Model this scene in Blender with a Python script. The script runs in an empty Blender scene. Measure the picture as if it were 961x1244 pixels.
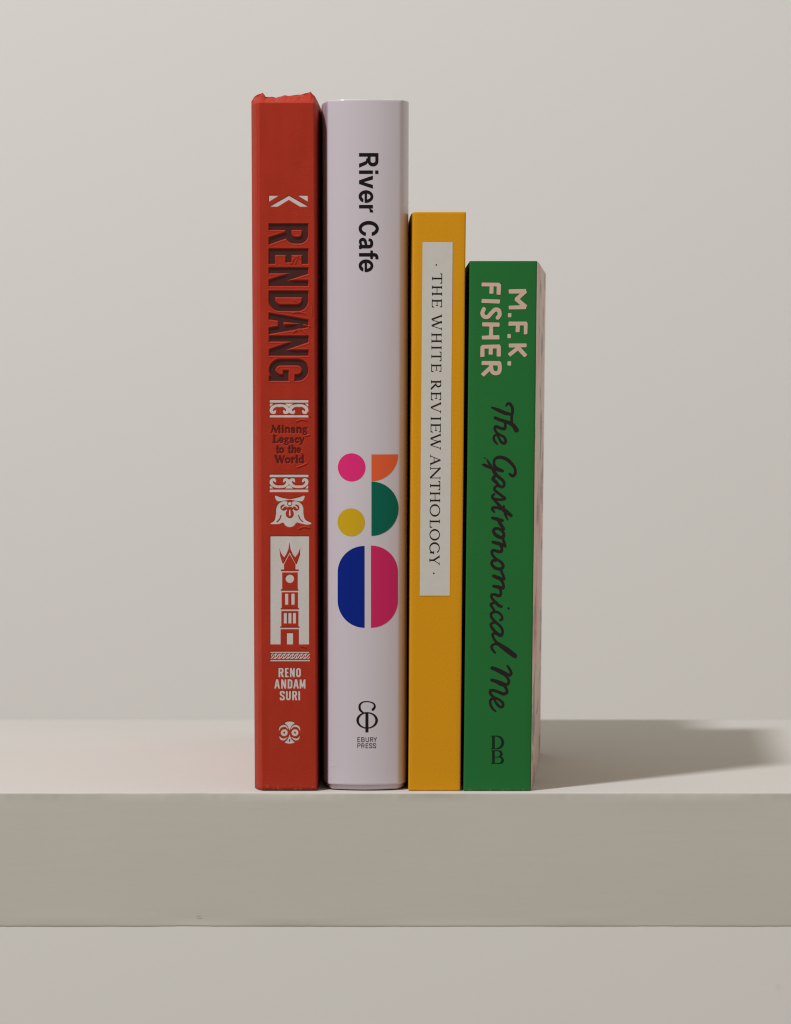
import bpy, math, random
import numpy as np

C = bpy.context.scene.collection
random.seed(7)
rng = np.random.default_rng(7)

# ------------------------------------------------------------------ scale of the place
S = 0.000307            # metres covered by one pixel of the 961 px wide photograph, on the plane of the spines
CAM_D = 1.23            # camera to spines
HOR = 475.0             # row of the eye level
BASE = 961.0            # row where the books meet the shelf
CX = 480.5

# ------------------------------------------------------------------ camera
scene = bpy.context.scene
cd = bpy.data.cameras.new('camera')
cam = bpy.data.objects.new('camera', cd); C.objects.link(cam)
cam.location = (0.0, -CAM_D, (BASE - HOR) * S)
cam.rotation_euler = (math.pi / 2, 0, 0)
cd.sensor_fit = 'HORIZONTAL'; cd.sensor_width = 36.0
cd.lens = 36.0 * (CAM_D / S) / 961.0
cd.shift_x = 0.0
cd.shift_y = -(622.0 - HOR) / 961.0
cd.clip_start = 0.05; cd.clip_end = 50
cd.dof.use_dof = True; cd.dof.focus_distance = CAM_D; cd.dof.aperture_fstop = 26
scene.camera = cam

# ------------------------------------------------------------------ world, lamp, exposure
w = bpy.data.worlds.new("World"); scene.world = w; w.use_nodes = True
bg = w.node_tree.nodes['Background']
bg.inputs[0].default_value = (1.0, 0.885, 0.73, 1)      # warm room light all round
bg.inputs[1].default_value = 0.42
KEY_DIR = np.array([-95.0, -90.0, 198.0]); KEY_DIR /= np.linalg.norm(KEY_DIR)
KEY_D = 2.4
ld = bpy.data.lights.new('key_lamp', 'AREA'); ld.shape = 'DISK'; ld.size = 0.20
ld.energy = 51.0; ld.color = (0.93, 0.95, 1.0)
key = bpy.data.objects.new('key_lamp', ld); C.objects.link(key)
kp = np.array([0.03, 0.05, 0.1]) + KEY_DIR * KEY_D
key.location = kp
from mathutils import Vector
key.rotation_euler = Vector(-KEY_DIR).to_track_quat('-Z', 'Y').to_euler()
vs = scene.view_settings
vs.view_transform = 'Standard'; vs.look = 'None'; vs.exposure = 0.0; vs.gamma = 1.0; vs.use_curve_mapping = False
scene.cycles.max_bounces = 8; scene.cycles.diffuse_bounces = 5; scene.cycles.glossy_bounces = 4
scene.cycles.use_denoising = True
scene.cycles.filter_width = 1.15

# ------------------------------------------------------------------ helpers
def srgb(r, g, b):
    f = lambda c: ((c / 255 + 0.055) / 1.055) ** 2.4 if c > 10 else c / 255 / 12.92
    return (f(r), f(g), f(b), 1)

def mat(name, col, rough=0.6, spec=0.5, coat=0.0, coat_rough=0.1, vary=0.0, vscale=30.0, vcol=None,
        bumps=(), metallic=0.0, sheen=0.0, wear=None):
    """vary: slow mottling between col and vcol; bumps: (scale xyz, strength, distance)"""
    m = bpy.data.materials.new(name); m.use_nodes = True
    nt = m.node_tree; N = nt.nodes; L = nt.links
    b = N['Principled BSDF']
    b.inputs['Base Color'].default_value = col
    b.inputs['Roughness'].default_value = rough
    b.inputs['Specular IOR Level'].default_value = spec
    b.inputs['Coat Weight'].default_value = coat
    b.inputs['Coat Roughness'].default_value = coat_rough; b.inputs['Coat IOR'].default_value = 1.5
    b.inputs['Metallic'].default_value = metallic
    b.inputs['Sheen Weight'].default_value = sheen
    tc = N.new('ShaderNodeTexCoord')
    out = None
    if vary > 0:
        mp = N.new('ShaderNodeMapping'); L.new(tc.outputs['Object'], mp.inputs[0])
        n = N.new('ShaderNodeTexNoise'); n.inputs['Scale'].default_value = vscale
        n.inputs['Detail'].default_value = 5; n.inputs['Roughness'].default_value = 0.6
        L.new(mp.outputs[0], n.inputs['Vector'])
        r = N.new('ShaderNodeMapRange'); r.inputs[1].default_value = 0.3; r.inputs[2].default_value = 0.7
        r.inputs[3].default_value = 0.0; r.inputs[4].default_value = vary
        L.new(n.outputs[0], r.inputs[0])
        mx = N.new('ShaderNodeMix'); mx.data_type = 'RGBA'
        mx.inputs['A'].default_value = col
        mx.inputs['B'].default_value = vcol if vcol else (col[0] * .8, col[1] * .8, col[2] * .8, 1)
        L.new(r.outputs[0], mx.inputs['Factor']); out = mx.outputs['Result']
    if wear:                                    # worn paper showing: (colour, coordinate noise scale, height up to which it appears)
        wc, sc, hmax, amt = wear
        sep = N.new('ShaderNodeSeparateXYZ'); L.new(tc.outputs['Object'], sep.inputs[0])
        r1 = N.new('ShaderNodeMapRange'); r1.inputs[1].default_value = 0.0; r1.inputs[2].default_value = hmax
        r1.inputs[3].default_value = 1.0; r1.inputs[4].default_value = 0.0
        L.new(sep.outputs['Z'], r1.inputs[0])
        n = N.new('ShaderNodeTexNoise'); n.inputs['Scale'].default_value = sc; n.inputs['Detail'].default_value = 4
        L.new(tc.outputs['Object'], n.inputs['Vector'])
        r2 = N.new('ShaderNodeMapRange'); r2.inputs[1].default_value = 0.55; r2.inputs[2].default_value = 0.68
        L.new(n.outputs[0], r2.inputs[0])
        mu = N.new('ShaderNodeMath'); mu.operation = 'MULTIPLY'
        L.new(r1.outputs[0], mu.inputs[0]); L.new(r2.outputs[0], mu.inputs[1])
        mu2 = N.new('ShaderNodeMath'); mu2.operation = 'MULTIPLY'; mu2.inputs[1].default_value = amt
        L.new(mu.outputs[0], mu2.inputs[0])
        mx = N.new('ShaderNodeMix'); mx.data_type = 'RGBA'
        mx.inputs['A'].default_value = col; mx.inputs['B'].default_value = wc
        if out: L.new(out, mx.inputs['A'])
        L.new(mu2.outputs[0], mx.inputs['Factor']); out = mx.outputs['Result']
    if out: L.new(out, b.inputs['Base Color'])
    prev = None
    for sc, st, dist in bumps:
        mp = N.new('ShaderNodeMapping'); L.new(tc.outputs['Object'], mp.inputs[0])
        mp.inputs['Scale'].default_value = sc
        n = N.new('ShaderNodeTexNoise'); n.inputs['Scale'].default_value = 1.0
        n.inputs['Detail'].default_value = 4; n.inputs['Roughness'].default_value = 0.6
        L.new(mp.outputs[0], n.inputs['Vector'])
        bu = N.new('ShaderNodeBump'); bu.inputs['Strength'].default_value = st; bu.inputs['Distance'].default_value = dist
        L.new(n.outputs[0], bu.inputs['Height'])
        if prev: L.new(prev, bu.inputs['Normal'])
        prev = bu.outputs[0]
    if prev: L.new(prev, b.inputs['Normal'])
    return m

def mesh_obj(name, verts, faces, m, parent=None, smooth=False):
    me = bpy.data.meshes.new(name)
    me.from_pydata([tuple(v) for v in verts], [], faces)
    if smooth: me.polygons.foreach_set('use_smooth', [True] * len(me.polygons))
    me.materials.append(m); me.update()
    o = bpy.data.objects.new(name, me); C.objects.link(o)
    if parent: o.parent = parent
    return o

def grid_obj(name, P, m, parent=None, smooth=True, closed_u=False):
    """P: (rows, cols, 3) array -> quad sheet (rows go up, cols go right as seen from the camera)"""
    R, K = P.shape[:2]
    idx = np.arange(R * K).reshape(R, K)
    if closed_u:
        a = idx[:-1]; b = np.roll(idx, -1, 1)[:-1]; c = np.roll(idx, -1, 1)[1:]; d = idx[1:]
    else:
        a = idx[:-1, :-1]; b = idx[:-1, 1:]; c = idx[1:, 1:]; d = idx[1:, :-1]
    F = np.stack([a, b, c, d], -1).reshape(-1, 4)
    me = bpy.data.meshes.new(name)
    nv, nf = R * K, len(F)
    me.vertices.add(nv); me.vertices.foreach_set('co', P.reshape(-1).astype(np.float32))
    me.loops.add(nf * 4); me.loops.foreach_set('vertex_index', F.reshape(-1).astype(np.int32))
    me.polygons.add(nf); me.polygons.foreach_set('loop_start', (np.arange(nf) * 4).astype(np.int32))
    me.polygons.foreach_set('use_smooth', np.full(nf, smooth))
    me.update(calc_edges=True); me.validate()
    me.materials.append(m)
    o = bpy.data.objects.new(name, me); C.objects.link(o)
    if parent: o.parent = parent
    return o

def thing(name, label, cat, loc, group=None):
    o = bpy.data.objects.new(name, None); C.objects.link(o); o.location = loc
    o.empty_display_size = 0.02
    o['label'] = label; o['category'] = cat
    if group: o['group'] = group
    return o

def keep(o, loc):           # geometry is written in place; the parent sits at the base of the thing
    o.matrix_parent_inverse.identity()
    me = o.data
    co = np.empty(len(me.vertices) * 3, np.float32); me.vertices.foreach_get('co', co)
    co = co.reshape(-1, 3) - np.array(loc, np.float32)
    me.vertices.foreach_set('co', co.reshape(-1)); me.update()

def smooth_noise(n, cell, amp, seed):
    r = np.random.default_rng(seed)
    k = max(4, int(n / cell) + 4)
    v = r.normal(0, 1, k); x = np.linspace(0, k - 2, n)
    i = x.astype(int); f = x - i; f = f * f * (3 - 2 * f)
    return amp * (v[i] * (1 - f) + v[i + 1] * f)

def noise2(h, wd, cy, cx, seed):
    r = np.random.default_rng(seed)
    ky, kx = int(h / cy) + 3, int(wd / cx) + 3
    v = r.normal(0, 1, (ky + 1, kx + 1))
    y = np.linspace(0, ky - 1, h); x = np.linspace(0, kx - 1, wd)
    iy = y.astype(int); fy = y - iy; fy = (fy * fy * (3 - 2 * fy))[:, None]
    ix = x.astype(int); fx = x - ix; fx = (fx * fx * (3 - 2 * fx))[None]
    a = v[iy][:, ix]; b = v[iy][:, ix + 1]; c = v[iy + 1][:, ix]; d = v[iy + 1][:, ix + 1]
    return (a * (1 - fx) + b * fx) * (1 - fy) + (c * (1 - fx) + d * fx) * fy

# ------------------------------------------------------------------ lettering: signed distance fields turned into meshes
def catmull(pts, n=6, closed=False):
    p = np.array(pts, float); out = []
    k = len(p)
    for i in range(k if closed else k - 1):
        if closed: a, b, c, d = p[i - 1], p[i], p[(i + 1) % k], p[(i + 2) % k]
        else: a, b, c, d = p[max(i - 1, 0)], p[i], p[i + 1], p[min(i + 2, k - 1)]
        for t in np.linspace(0, 1, n, endpoint=False):
            out.append(0.5 * ((2 * b) + (c - a) * t + (2 * a - 5 * b + 4 * c - d) * t * t + (3 * b - a - 3 * c + d) * t ** 3))
    if not closed: out.append(p[-1])
    return np.array(out)

def poly(pts, sgn='+'): return (sgn, 'poly', np.array(pts, float))
def rect(x0, y0, x1, y1, sgn='+'): return poly([(x0, y0), (x1, y0), (x1, y1), (x0, y1)], sgn)
def ell(cx, cy, rx, ry, sgn='+', n=36):
    a = np.linspace(0, 2 * math.pi, n, endpoint=False)
    return poly(np.stack([cx + rx * np.cos(a), cy + ry * np.sin(a)], 1), sgn)
def rrect(x0, y0, x1, y1, rs, sgn='+', n=7):
    """rs = radii at (x0,y0),(x1,y0),(x1,y1),(x0,y1)"""
    if not hasattr(rs, '__len__'): rs = (rs,) * 4
    out = []
    for (cx, cy, sx, sy, a0), r in zip(((x0, y0, 1, 1, 180), (x1, y0, -1, 1, 270), (x1, y1, -1, -1, 0), (x0, y1, 1, -1, 90)), rs):
        if r <= 0: out.append((cx, cy)); continue
        for a in np.radians(np.linspace(a0, a0 + 90, n)):
            out.append((cx + sx * r + r * math.cos(a), cy + sy * r + r * math.sin(a)))
    return poly(out, sgn)
def ribbon(pts, wd, sgn='+', sm=True, n=6):
    p = catmull(pts, n) if sm else np.array(pts, float)
    wd = np.array(wd if hasattr(wd, '__len__') else [wd] * len(pts), float)
    ws = np.interp(np.linspace(0, 1, len(p)), np.linspace(0, 1, len(pts)), wd)
    t = np.gradient(p, axis=0); t /= np.linalg.norm(t, axis=1)[:, None] + 1e-9
    nn = np.stack([-t[:, 1], t[:, 0]], 1) * (ws / 2)[:, None]
    return poly(np.concatenate([p + nn, (p - nn)[::-1]]), sgn)
def seg(x0, y0, x1, y1, wd, sgn='+'): return ribbon([(x0, y0), (x1, y1)], wd, sgn, sm=False)
def brush(pts, wd, sgn='+', sm=True, n=5):
    p = catmull(pts, n) if sm else np.array(pts, float)
    wd = np.array(wd if hasattr(wd, '__len__') else [wd] * len(pts), float)
    ws = np.interp(np.linspace(0, 1, len(p)), np.linspace(0, 1, len(pts)), wd)
    return (sgn, 'brush', np.column_stack([p, ws / 2]))

def xf(ops, f):
    """transform the points of a glyph; brush radii stay in photo pixels"""
    out = []
    for s, k, p in ops:
        q = p.copy(); q[:, 0], q[:, 1] = f(p[:, 0], p[:, 1]); out.append((s, k, q))
    return out

def sd_poly(p, X, Y):
    d = np.full(X.shape, 1e9); s = np.ones(X.shape)
    n = len(p)
    for i in range(n):
        a = p[i]; b = p[i - 1]
        ex, ey = b[0] - a[0], b[1] - a[1]
        wx, wy = X - a[0], Y - a[1]
        L = ex * ex + ey * ey
        if L < 1e-12: continue
        t = np.clip((wx * ex + wy * ey) / L, 0, 1)
        d = np.minimum(d, (wx - ex * t) ** 2 + (wy - ey * t) ** 2)
        c1 = Y >= a[1]; c2 = Y < b[1]; c3 = ex * wy > ey * wx
        fl = (c1 & c2 & c3) | (~c1 & ~c2 & ~c3)
        s = np.where(fl, -s, s)
    return s * np.sqrt(d)

def sd_brush(p, X, Y):
    d = np.full(X.shape, 1e9)
    for i in range(len(p) - 1):
        a = p[i]; b = p[i + 1]
        ex, ey = b[0] - a[0], b[1] - a[1]
        L = ex * ex + ey * ey
        wx, wy = X - a[0], Y - a[1]
        t = np.clip((wx * ex + wy * ey) / max(L, 1e-9), 0, 1)
        d = np.minimum(d, np.hypot(wx - ex * t, wy - ey * t) - (a[2] + (b[2] - a[2]) * t))
    if len(p) == 1: d = np.hypot(X - p[0, 0], Y - p[0, 1]) - p[0, 2]
    return d

class Field:
    def __init__(s, x0, y0, x1, y1, r=3.0):
        s.x0, s.y0, s.r = x0, y0, r
        s.nx = int((x1 - x0) * r) + 1; s.ny = int((y1 - y0) * r) + 1
        s.d = np.full((s.ny, s.nx), 4.0)
    def add(s, ops, M=2.0):
        A = np.concatenate([np.column_stack([p[:, 0], p[:, 1]]) for _, k, p in ops if _ == '+'])
        pad = M + max([p[:, 2].max() if k == 'brush' else 0 for _, k, p in ops])
        i0 = max(0, int((A[:, 1].min() - pad - s.y0) * s.r)); i1 = min(s.ny, int((A[:, 1].max() + pad - s.y0) * s.r) + 2)
        j0 = max(0, int((A[:, 0].min() - pad - s.x0) * s.r)); j1 = min(s.nx, int((A[:, 0].max() + pad - s.x0) * s.r) + 2)
        if i1 <= i0 or j1 <= j0: return
        Y, X = np.mgrid[i0:i1, j0:j1].astype(float)
        Y = Y / s.r + s.y0; X = X / s.r + s.x0
        g = np.full(X.shape, 4.0)
        for sg, k, p in ops:
            d = sd_poly(p, X, Y) if k == 'poly' else sd_brush(p, X, Y)
            g = np.minimum(g, d) if sg == '+' else np.maximum(g, -d)
        s.d[i0:i1, j0:j1] = np.minimum(s.d[i0:i1, j0:j1], g)
    def sample(s, X, Y):
        x = np.clip((X - s.x0) * s.r, 0, s.nx - 1.001); y = np.clip((Y - s.y0) * s.r, 0, s.ny - 1.001)
        i = y.astype(int); j = x.astype(int); fy = y - i; fx = x - j
        v = (s.d[i, j] * (1 - fx) + s.d[i, j + 1] * fx) * (1 - fy) + (s.d[i + 1, j] * (1 - fx) + s.d[i + 1, j + 1] * fx) * fy
        out = (X < s.x0) | (X > s.x0 + (s.nx - 1) / s.r) | (Y < s.y0) | (Y > s.y0 + (s.ny - 1) / s.r)
        return np.where(out, 4.0, v)
    def mesh(s, iso=0.0):
        """marching squares; full cells merged down each column"""
        D = s.d - iso; ins = D < 0
        a, b, c, d = ins[:-1, :-1], ins[:-1, 1:], ins[1:, 1:], ins[1:, :-1]
        cnt = a.astype(int) + b + c + d
        V = []; F = []
        P = lambda i, j: (s.x0 + j / s.r, s.y0 + i / s.r)
        full = cnt == 4
        for j in np.nonzero(full.any(0))[0]:
            col = full[:, j].astype(int)
            e = np.diff(np.concatenate([[0], col, [0]]))
            for i0_, i1_ in zip(np.nonzero(e == 1)[0], np.nonzero(e == -1)[0]):
              for i0 in range(i0_, i1_, 24):
                i1 = min(i0 + 24, i1_)
                n = len(V); V += [P(i0, j), P(i0, j + 1), P(i1, j + 1), P(i1, j)]; F.append((n, n + 3, n + 2, n + 1))
        for i, j in zip(*np.nonzero((cnt > 0) & (cnt < 4))):
            q = [(i, j), (i, j + 1), (i + 1, j + 1), (i + 1, j)]
            v = [D[t] for t in q]; pts = []
            for k in range(4):
                p0, p1 = q[k], q[(k + 1) % 4]; v0, v1 = v[k], v[(k + 1) % 4]
                if v0 < 0: pts.append(P(*p0))
                if (v0 < 0) != (v1 < 0):
                    t = v0 / (v0 - v1)
                    pts.append(P(p0[0] + (p1[0] - p0[0]) * t, p0[1] + (p1[1] - p0[1]) * t))
            if len(pts) >= 3:
                n = len(V); V += pts; F.append(tuple(range(n + len(pts) - 1, n - 1, -1)))
        return np.array(V), F

def ink(name, groups, m, parent, base, bbox, depth, r=3.5, iso=0.0, label=None):
    """groups: list of glyph op lists in photo pixels; depth(x,y) -> world Y of the print"""
    f = Field(*bbox, r)
    for g in groups: f.add(g)
    V, F = f.mesh(iso)
    W = np.column_stack([(V[:, 0] - CX) * S, depth(V[:, 0], V[:, 1]), (BASE - V[:, 1]) * S])
    o = mesh_obj(name, W, F, m, parent)
    keep(o, base)
    if label: o['label'] = label
    return o, f

# ---- capitals, heavy or light sans; w width, h height, s stem, t bar thickness
def cap(ch, w, h, s, t=None):
    t = t or s * .92
    R = min(w * .5, h * .3)
    if ch == 'I': return [rect(0, 0, s, h)]
    if ch == 'L': return [rect(0, 0, s, h), rect(0, 0, w, t)]
    if ch == 'E': return [rect(0, 0, s, h), rect(0, 0, w, t), rect(0, h - t, w, h), rect(0, h * .5 - t * .45, w * .9, h * .5 + t * .5)]
    if ch == 'N': return [rect(0, 0, s * .9, h), rect(w - s * .9, 0, w, h), poly([(0, h), (s * 1.0, h), (w, 0), (w - s * 1.0, 0)])]
    if ch == 'M': return [rect(0, 0, s * .9, h), rect(w - s * .9, 0, w, h), poly([(0, h), (s, h), (w / 2 + s * .4, h * .12), (w / 2 - s * .4, h * .12)]),
                          poly([(w, h), (w - s, h), (w / 2 - s * .4, h * .12), (w / 2 + s * .4, h * .12)])]
    if ch == 'A': return [poly([(0, 0), (w / 2 - s * .6, h), (w / 2 + s * .6, h), (w, 0), (w - s * 1.02, 0), (w - s * 1.02 - (w / 2 - s * .9) * .28, h * .24),
                                (s * 1.02 + (w / 2 - s * .9) * .28, h * .24), (s * 1.02, 0)]),
                          poly([(s * 1.02 + (w / 2 - s * .9) * .5, h * .24 + t * .85), (w - s * 1.02 - (w / 2 - s * .9) * .5, h * .24 + t * .85), (w / 2, h * .8)], '-')]
    if ch == 'D': return [rrect(0, 0, w, h, (0, R, R, 0)), rrect(s, t, w - s, h - t, (0, R * .55, R * .55, 0), '-')]
    if ch == 'O': return [rrect(0, 0, w, h, R), rrect(s, t, w - s, h - t, R * .55, '-')]
    if ch == 'U': return [rrect(0, 0, w, h, (R, R, 0, 0)), rrect(s, t, w - s, h + 1, (R * .55, R * .55, 0, 0), '-')]
    if ch == 'P': return [rrect(0, h * .42, w, h, (0, R * .85, R * .85, 0)), rrect(s, h * .42 + t, w - s, h - t, (0, R * .45, R * .45, 0), '-'), rect(0, 0, s, h)]
    if ch == 'B': return [rrect(0, h * .47, w * .96, h, (0, R * .7, R * .8, 0)), rrect(0, 0, w, h * .55, (0, R * .8, R * .7, 0)),
                          rrect(s, h * .5 + t * .4, w * .96 - s, h - t, (0, R * .35, R * .35, 0), '-'), rrect(s, t, w - s, h * .5 - t * .5, (0, R * .35, R * .35, 0), '-')]
    if ch == 'R': return [rrect(0, h * .42, w * .98, h, (0, R * .85, R * .85, 0)), rrect(s, h * .42 + t, w * .98 - s, h - t, (0, R * .4, R * .4, 0), '-'),
                          rect(0, 0, s, h), poly([(w * .40, h * .46), (w * .40 + s, h * .46), (w * 1.02, 0), (w * 1.02 - s * 1.08, 0)])]
    if ch == 'G': return [rrect(0, 0, w, h, R), rrect(s, t, w - s, h - t, R * .5, '-'), rect(w * .45, h * .49, w + 1, h * .66, '-'),
                          rect(w * .52, h * .36, w, h * .36 + t * .85), rect(w - s * .8, 0, w, h * .4)]
    if ch == 'S':
        q = s / 2
        return [ribbon([(w - q, .69 * h), (w - q, .80 * h), (w * .78, h - t * .6), (w / 2, h - t / 2), (w * .2, h - t * .65), (q, .80 * h), (q * 1.1, .67 * h), (w * .3, .56 * h), (w * .7, .44 * h),
                        (w - q * 1.1, .33 * h), (w - q, .2 * h), (w * .8, t * .65), (w / 2, t / 2), (w * .22, t * .6), (q, .2 * h), (q, .31 * h)], s)]
    if ch == 'Y': return [rect(w / 2 - s / 2, 0, w / 2 + s / 2, h * .45), seg(s / 2, h, w / 2, h * .4, s), seg(w - s / 2, h, w / 2, h * .4, s)]
    return []

# ---- old-style serif capitals
def ser(ch, w, h, st=1.95, th=.8):
    def stem(x, y0=0, y1=h, k=1.15, a=True, b=True):
        o = [rect(x, y0, x + st, y1)]
        if a: o.append(rect(x - k, y0, x + st + k, y0 + th))
        if b: o.append(rect(x - k, y1 - th, x + st + k, y1))
        return o
    def foot(x, y, k=1.7): return [rect(x - k, y, x + k, y + th)]
    k = 1.0
    if ch == 'T': return stem(w / 2 - st / 2, b=False) + [rect(0, h - th * 1.2, w, h), poly([(0, h), (0, h - 2.6), (.5, h - 2.6), (1.5, h - .8)]), poly([(w, h), (w, h - 2.6), (w - .5, h - 2.6), (w - 1.5, h - .8)])]
    if ch == 'H': return stem(k) + stem(w - k - st) + [rect(k, h * .5 - th / 2, w - k, h * .5 + th / 2)]
    if ch == 'I': return stem(w / 2 - st / 2)
    if ch in 'EL':
        o = stem(k, a=True, b=(ch == 'L')) + [rect(k, 0, w, th), poly([(w, 0), (w + .4, 3), (w - .3, 3), (w - 1.6, .5)])]
        if ch == 'E': o += [rect(0, h - th, w, h), poly([(w, h), (w, h - 2.8), (w - .5, h - 2.8), (w - 1.5, h - .5)]), rect(k, h * .52 - th / 2, w * .8, h * .52 + th / 2), rect(w * .76, h * .52 - 1.3, w * .84, h * .52 + 1.3)]
        return o
    if ch == 'N': return [rect(1.2, 0, 1.2 + th, h), rect(w - 1.2 - th, 0, w - 1.2, h), seg(1.0, h, w - 1.6, 0, st)] + foot(1.5, 0) + foot(w - 1.5, h - th) + foot(1.0, h - th, 1.2)
    if ch == 'V': return [seg(1.4, h, w / 2, 0, st), seg(w - 1.4, h, w / 2 + .3, 0, th)] + foot(1.6, h - th) + foot(w - 1.5, h - th)
    if ch == 'W': return [seg(1.4, h, w * .32, 0, st), seg(w * .55, h, w * .34, 0, th), seg(w * .46, h, w * .72, 0, st), seg(w - 1.2, h, w * .73, 0, th)] + foot(1.6, h - th) + foot(w - 1.3, h - th) + foot(w * .5, h - th)
    if ch == 'A': return [seg(1.4, 0, w / 2, h, th), seg(w - 1.6, 0, w / 2 - .3, h, st), rect(w * .26, h * .34, w * .74, h * .34 + th)] + foot(1.5, 0) + foot(w - 1.5, 0)
    if ch == 'Y': return [rect(w / 2 - st / 2, 0, w / 2 + st / 2, h * .48), seg(1.2, h, w / 2, h * .42, st), seg(w - 1.2, h, w / 2, h * .42, th)] + foot(w / 2, 0, 2) + foot(1.5, h - th) + foot(w - 1.4, h - th)
    if ch == 'O': return [ell(w / 2, h / 2, w / 2, h / 2 + .2), ell(w / 2, h / 2, w / 2 - st * 1.05, h / 2 - th, '-')]
    if ch == 'G': return [ell(w / 2, h / 2, w / 2, h / 2 + .2), ell(w / 2 + .3, h / 2, w / 2 - st * 1.0, h / 2 - th, '-'), rect(w * .7, h * .46, w + 1, h * .74, '-'),
                          rect(w - st - .4, .6, w - .4, h * .45), rect(w - st - 1.6, h * .45 - th, w + .6, h * .45)]
    if ch == 'D': return stem(k) + [rrect(k, 0, w, h, (0, h * .5, h * .5, 0), n=12), rrect(k + st, th, w - st * 1.05, h - th, (0, h * .45, h * .45, 0), '-', n=12)] + stem(k)
    if ch == 'B':
        return [rrect(k, h * .48, w * .9, h, (0, h * .26, h * .26, 0)), rrect(k, 0, w, h * .53, (0, h * .265, h * .265, 0)),
                rrect(k + st, h * .52, w * .9 - st, h - th, (0, h * .2, h * .2, 0), '-'), rrect(k + st, th, w - st, h * .48, (0, h * .22, h * .22, 0), '-')] + stem(k)
    if ch == 'R': return [rrect(k, h * .46, w * .8, h, (0, h * .27, h * .27, 0)), rrect(k + st, h * .46 + th, w * .8 - st, h - th, (0, h * .2, h * .2, 0), '-'), seg(w * .42, h * .5, w - .4, 0, st)] + stem(k) + foot(w - .3, 0, 1.0)
    return []

# vertical text (reads downwards) and upright text
def vert(ops, y0, xb, lean=0.0, ymid=None):
    return xf(ops, lambda gx, gy: (xb + gy + lean * (y0 + gx - (ymid or y0)), y0 + gx))
def upr(ops, x0, yb): return xf(ops, lambda gx, gy: (x0 + gx, yb - gy))

# ================================================================== materials
M_wall = mat('wall_paint', (.712, .706, .692, 1), .85, .15, vary=.5, vscale=2.2, vcol=(.70, .694, .676, 1), bumps=[((60, 60, 60), .05, .001), ((400, 400, 400), .08, .0004)])
M_shelf = mat('shelf_paint', (.550, .532, .492, 1), .7, .15, vary=.6, vscale=14, vcol=(.530, .512, .470, 1),
              bumps=[((25, 400, 400), .07, .0004), ((90, 160, 160), .08, .0005), ((1500, 1500, 1500), .08, .0002)])
M_red = mat('red_cloth', (.412, .036, .0175, 1), .45, .07, vary=.7, vscale=70, vcol=(.365, .029, .0145, 1), bumps=[((1900, 1900, 1900), .8, .00022), ((300, 300, 180), .14, .0005)],
            wear=((.62, .3, .2, 1), 700, .0030, .4))
M_red_side = M_red
M_foil = mat('silver_foil', (.60, .575, .56, 1), .5, .3, vary=.6, vscale=900, vcol=(.54, .50, .48, 1), bumps=[((2600, 2600, 2600), .2, .0001)])
M_brown = mat('brown_foil', (.050, .012, .012, 1), .5, .25, vary=.5, vscale=500, vcol=(.068, .012, .011, 1), bumps=[((2600, 2600, 2600), .2, .0001)])
M_faint = mat('dull_brown_foil', (.085, .011, .010, 1), .5, .12, vary=.5, vscale=700, vcol=(.15, .015, .011, 1))
M_lilac = mat('lilac_jacket', (.585, .538, .60, 1), .4, .2, coat=.7, coat_rough=.13, vary=.4, vscale=12, vcol=(.575, .528, .588, 1), bumps=[((120, 120, 25), .05, .0004)])
M_case = mat('lilac_case', (.62, .53, .60, 1), .6, .15)
def print_m(n, r, g, b, rough=.35): return mat(n, (*[c * 1.25 for c in srgb(r, g, b)[:3]], 1), rough, .08, coat=.15, coat_rough=.10)
M_pink = print_m('pink_print', 196, 38, 104); M_orange = print_m('orange_print', 200, 84, 46)
M_dgreen = print_m('green_print', 0, 86, 70); M_yel = print_m('yellow_print', 180, 146, 22)
M_blue = print_m('blue_print', 0, 28, 116); M_mag = print_m('magenta_print', 178, 32, 86)
M_black = mat('black_print', (.007, .006, .008, 1), .4, .15)
M_thinblack = mat('fine_black_print', (.03, .028, .03, 1), .5, .2)
M_yellow = mat('yellow_card', (.655, .300, .0095, 1), .55, .07, vary=.5, vscale=60, vcol=(.63, .284, .0095, 1), bumps=[((1500, 1500, 1000), .5, .00018), ((60, 60, 30), .06, .001)],
               wear=((.75, .55, .2, 1), 700, .0010, .3))
M_label = mat('grey_white_label', (.59, .58, .55, 1), .7, .1, vary=.4, vscale=300, vcol=(.53, .515, .48, 1), bumps=[((2400, 2400, 800), .2, .0001)])
M_text = mat('dark_text', (.014, .012, .013, 1), .6, .15)
M_green = mat('green_card', (.0185, .160, .038, 1), .5, .08, vary=.5, vscale=45, vcol=(.022, .148, .036, 1), bumps=[((1500, 1500, 1500), .4, .00014), ((50, 50, 20), .05, .001)],
              wear=((.3, .38, .2, 1), 900, .0014, .3))
M_cream = mat('pink_cream_print', (.64, .45, .37, 1), .55, .2, vary=.4, vscale=200)
M_ink = mat('dark_brush_print', (.018, .012, .012, 1), .5, .15)
M_dkgreen = mat('dark_green_print', (.005, .022, .009, 1), .5, .15)
M_pages = mat('page_edges', (.66, .60, .48, 1), .8, .2, vary=.5, vscale=60, bumps=[((7000, 60, 60), .6, .0002)])
M_band = mat('head_band', (.55, .5, .45, 1), .8, .2)

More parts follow.
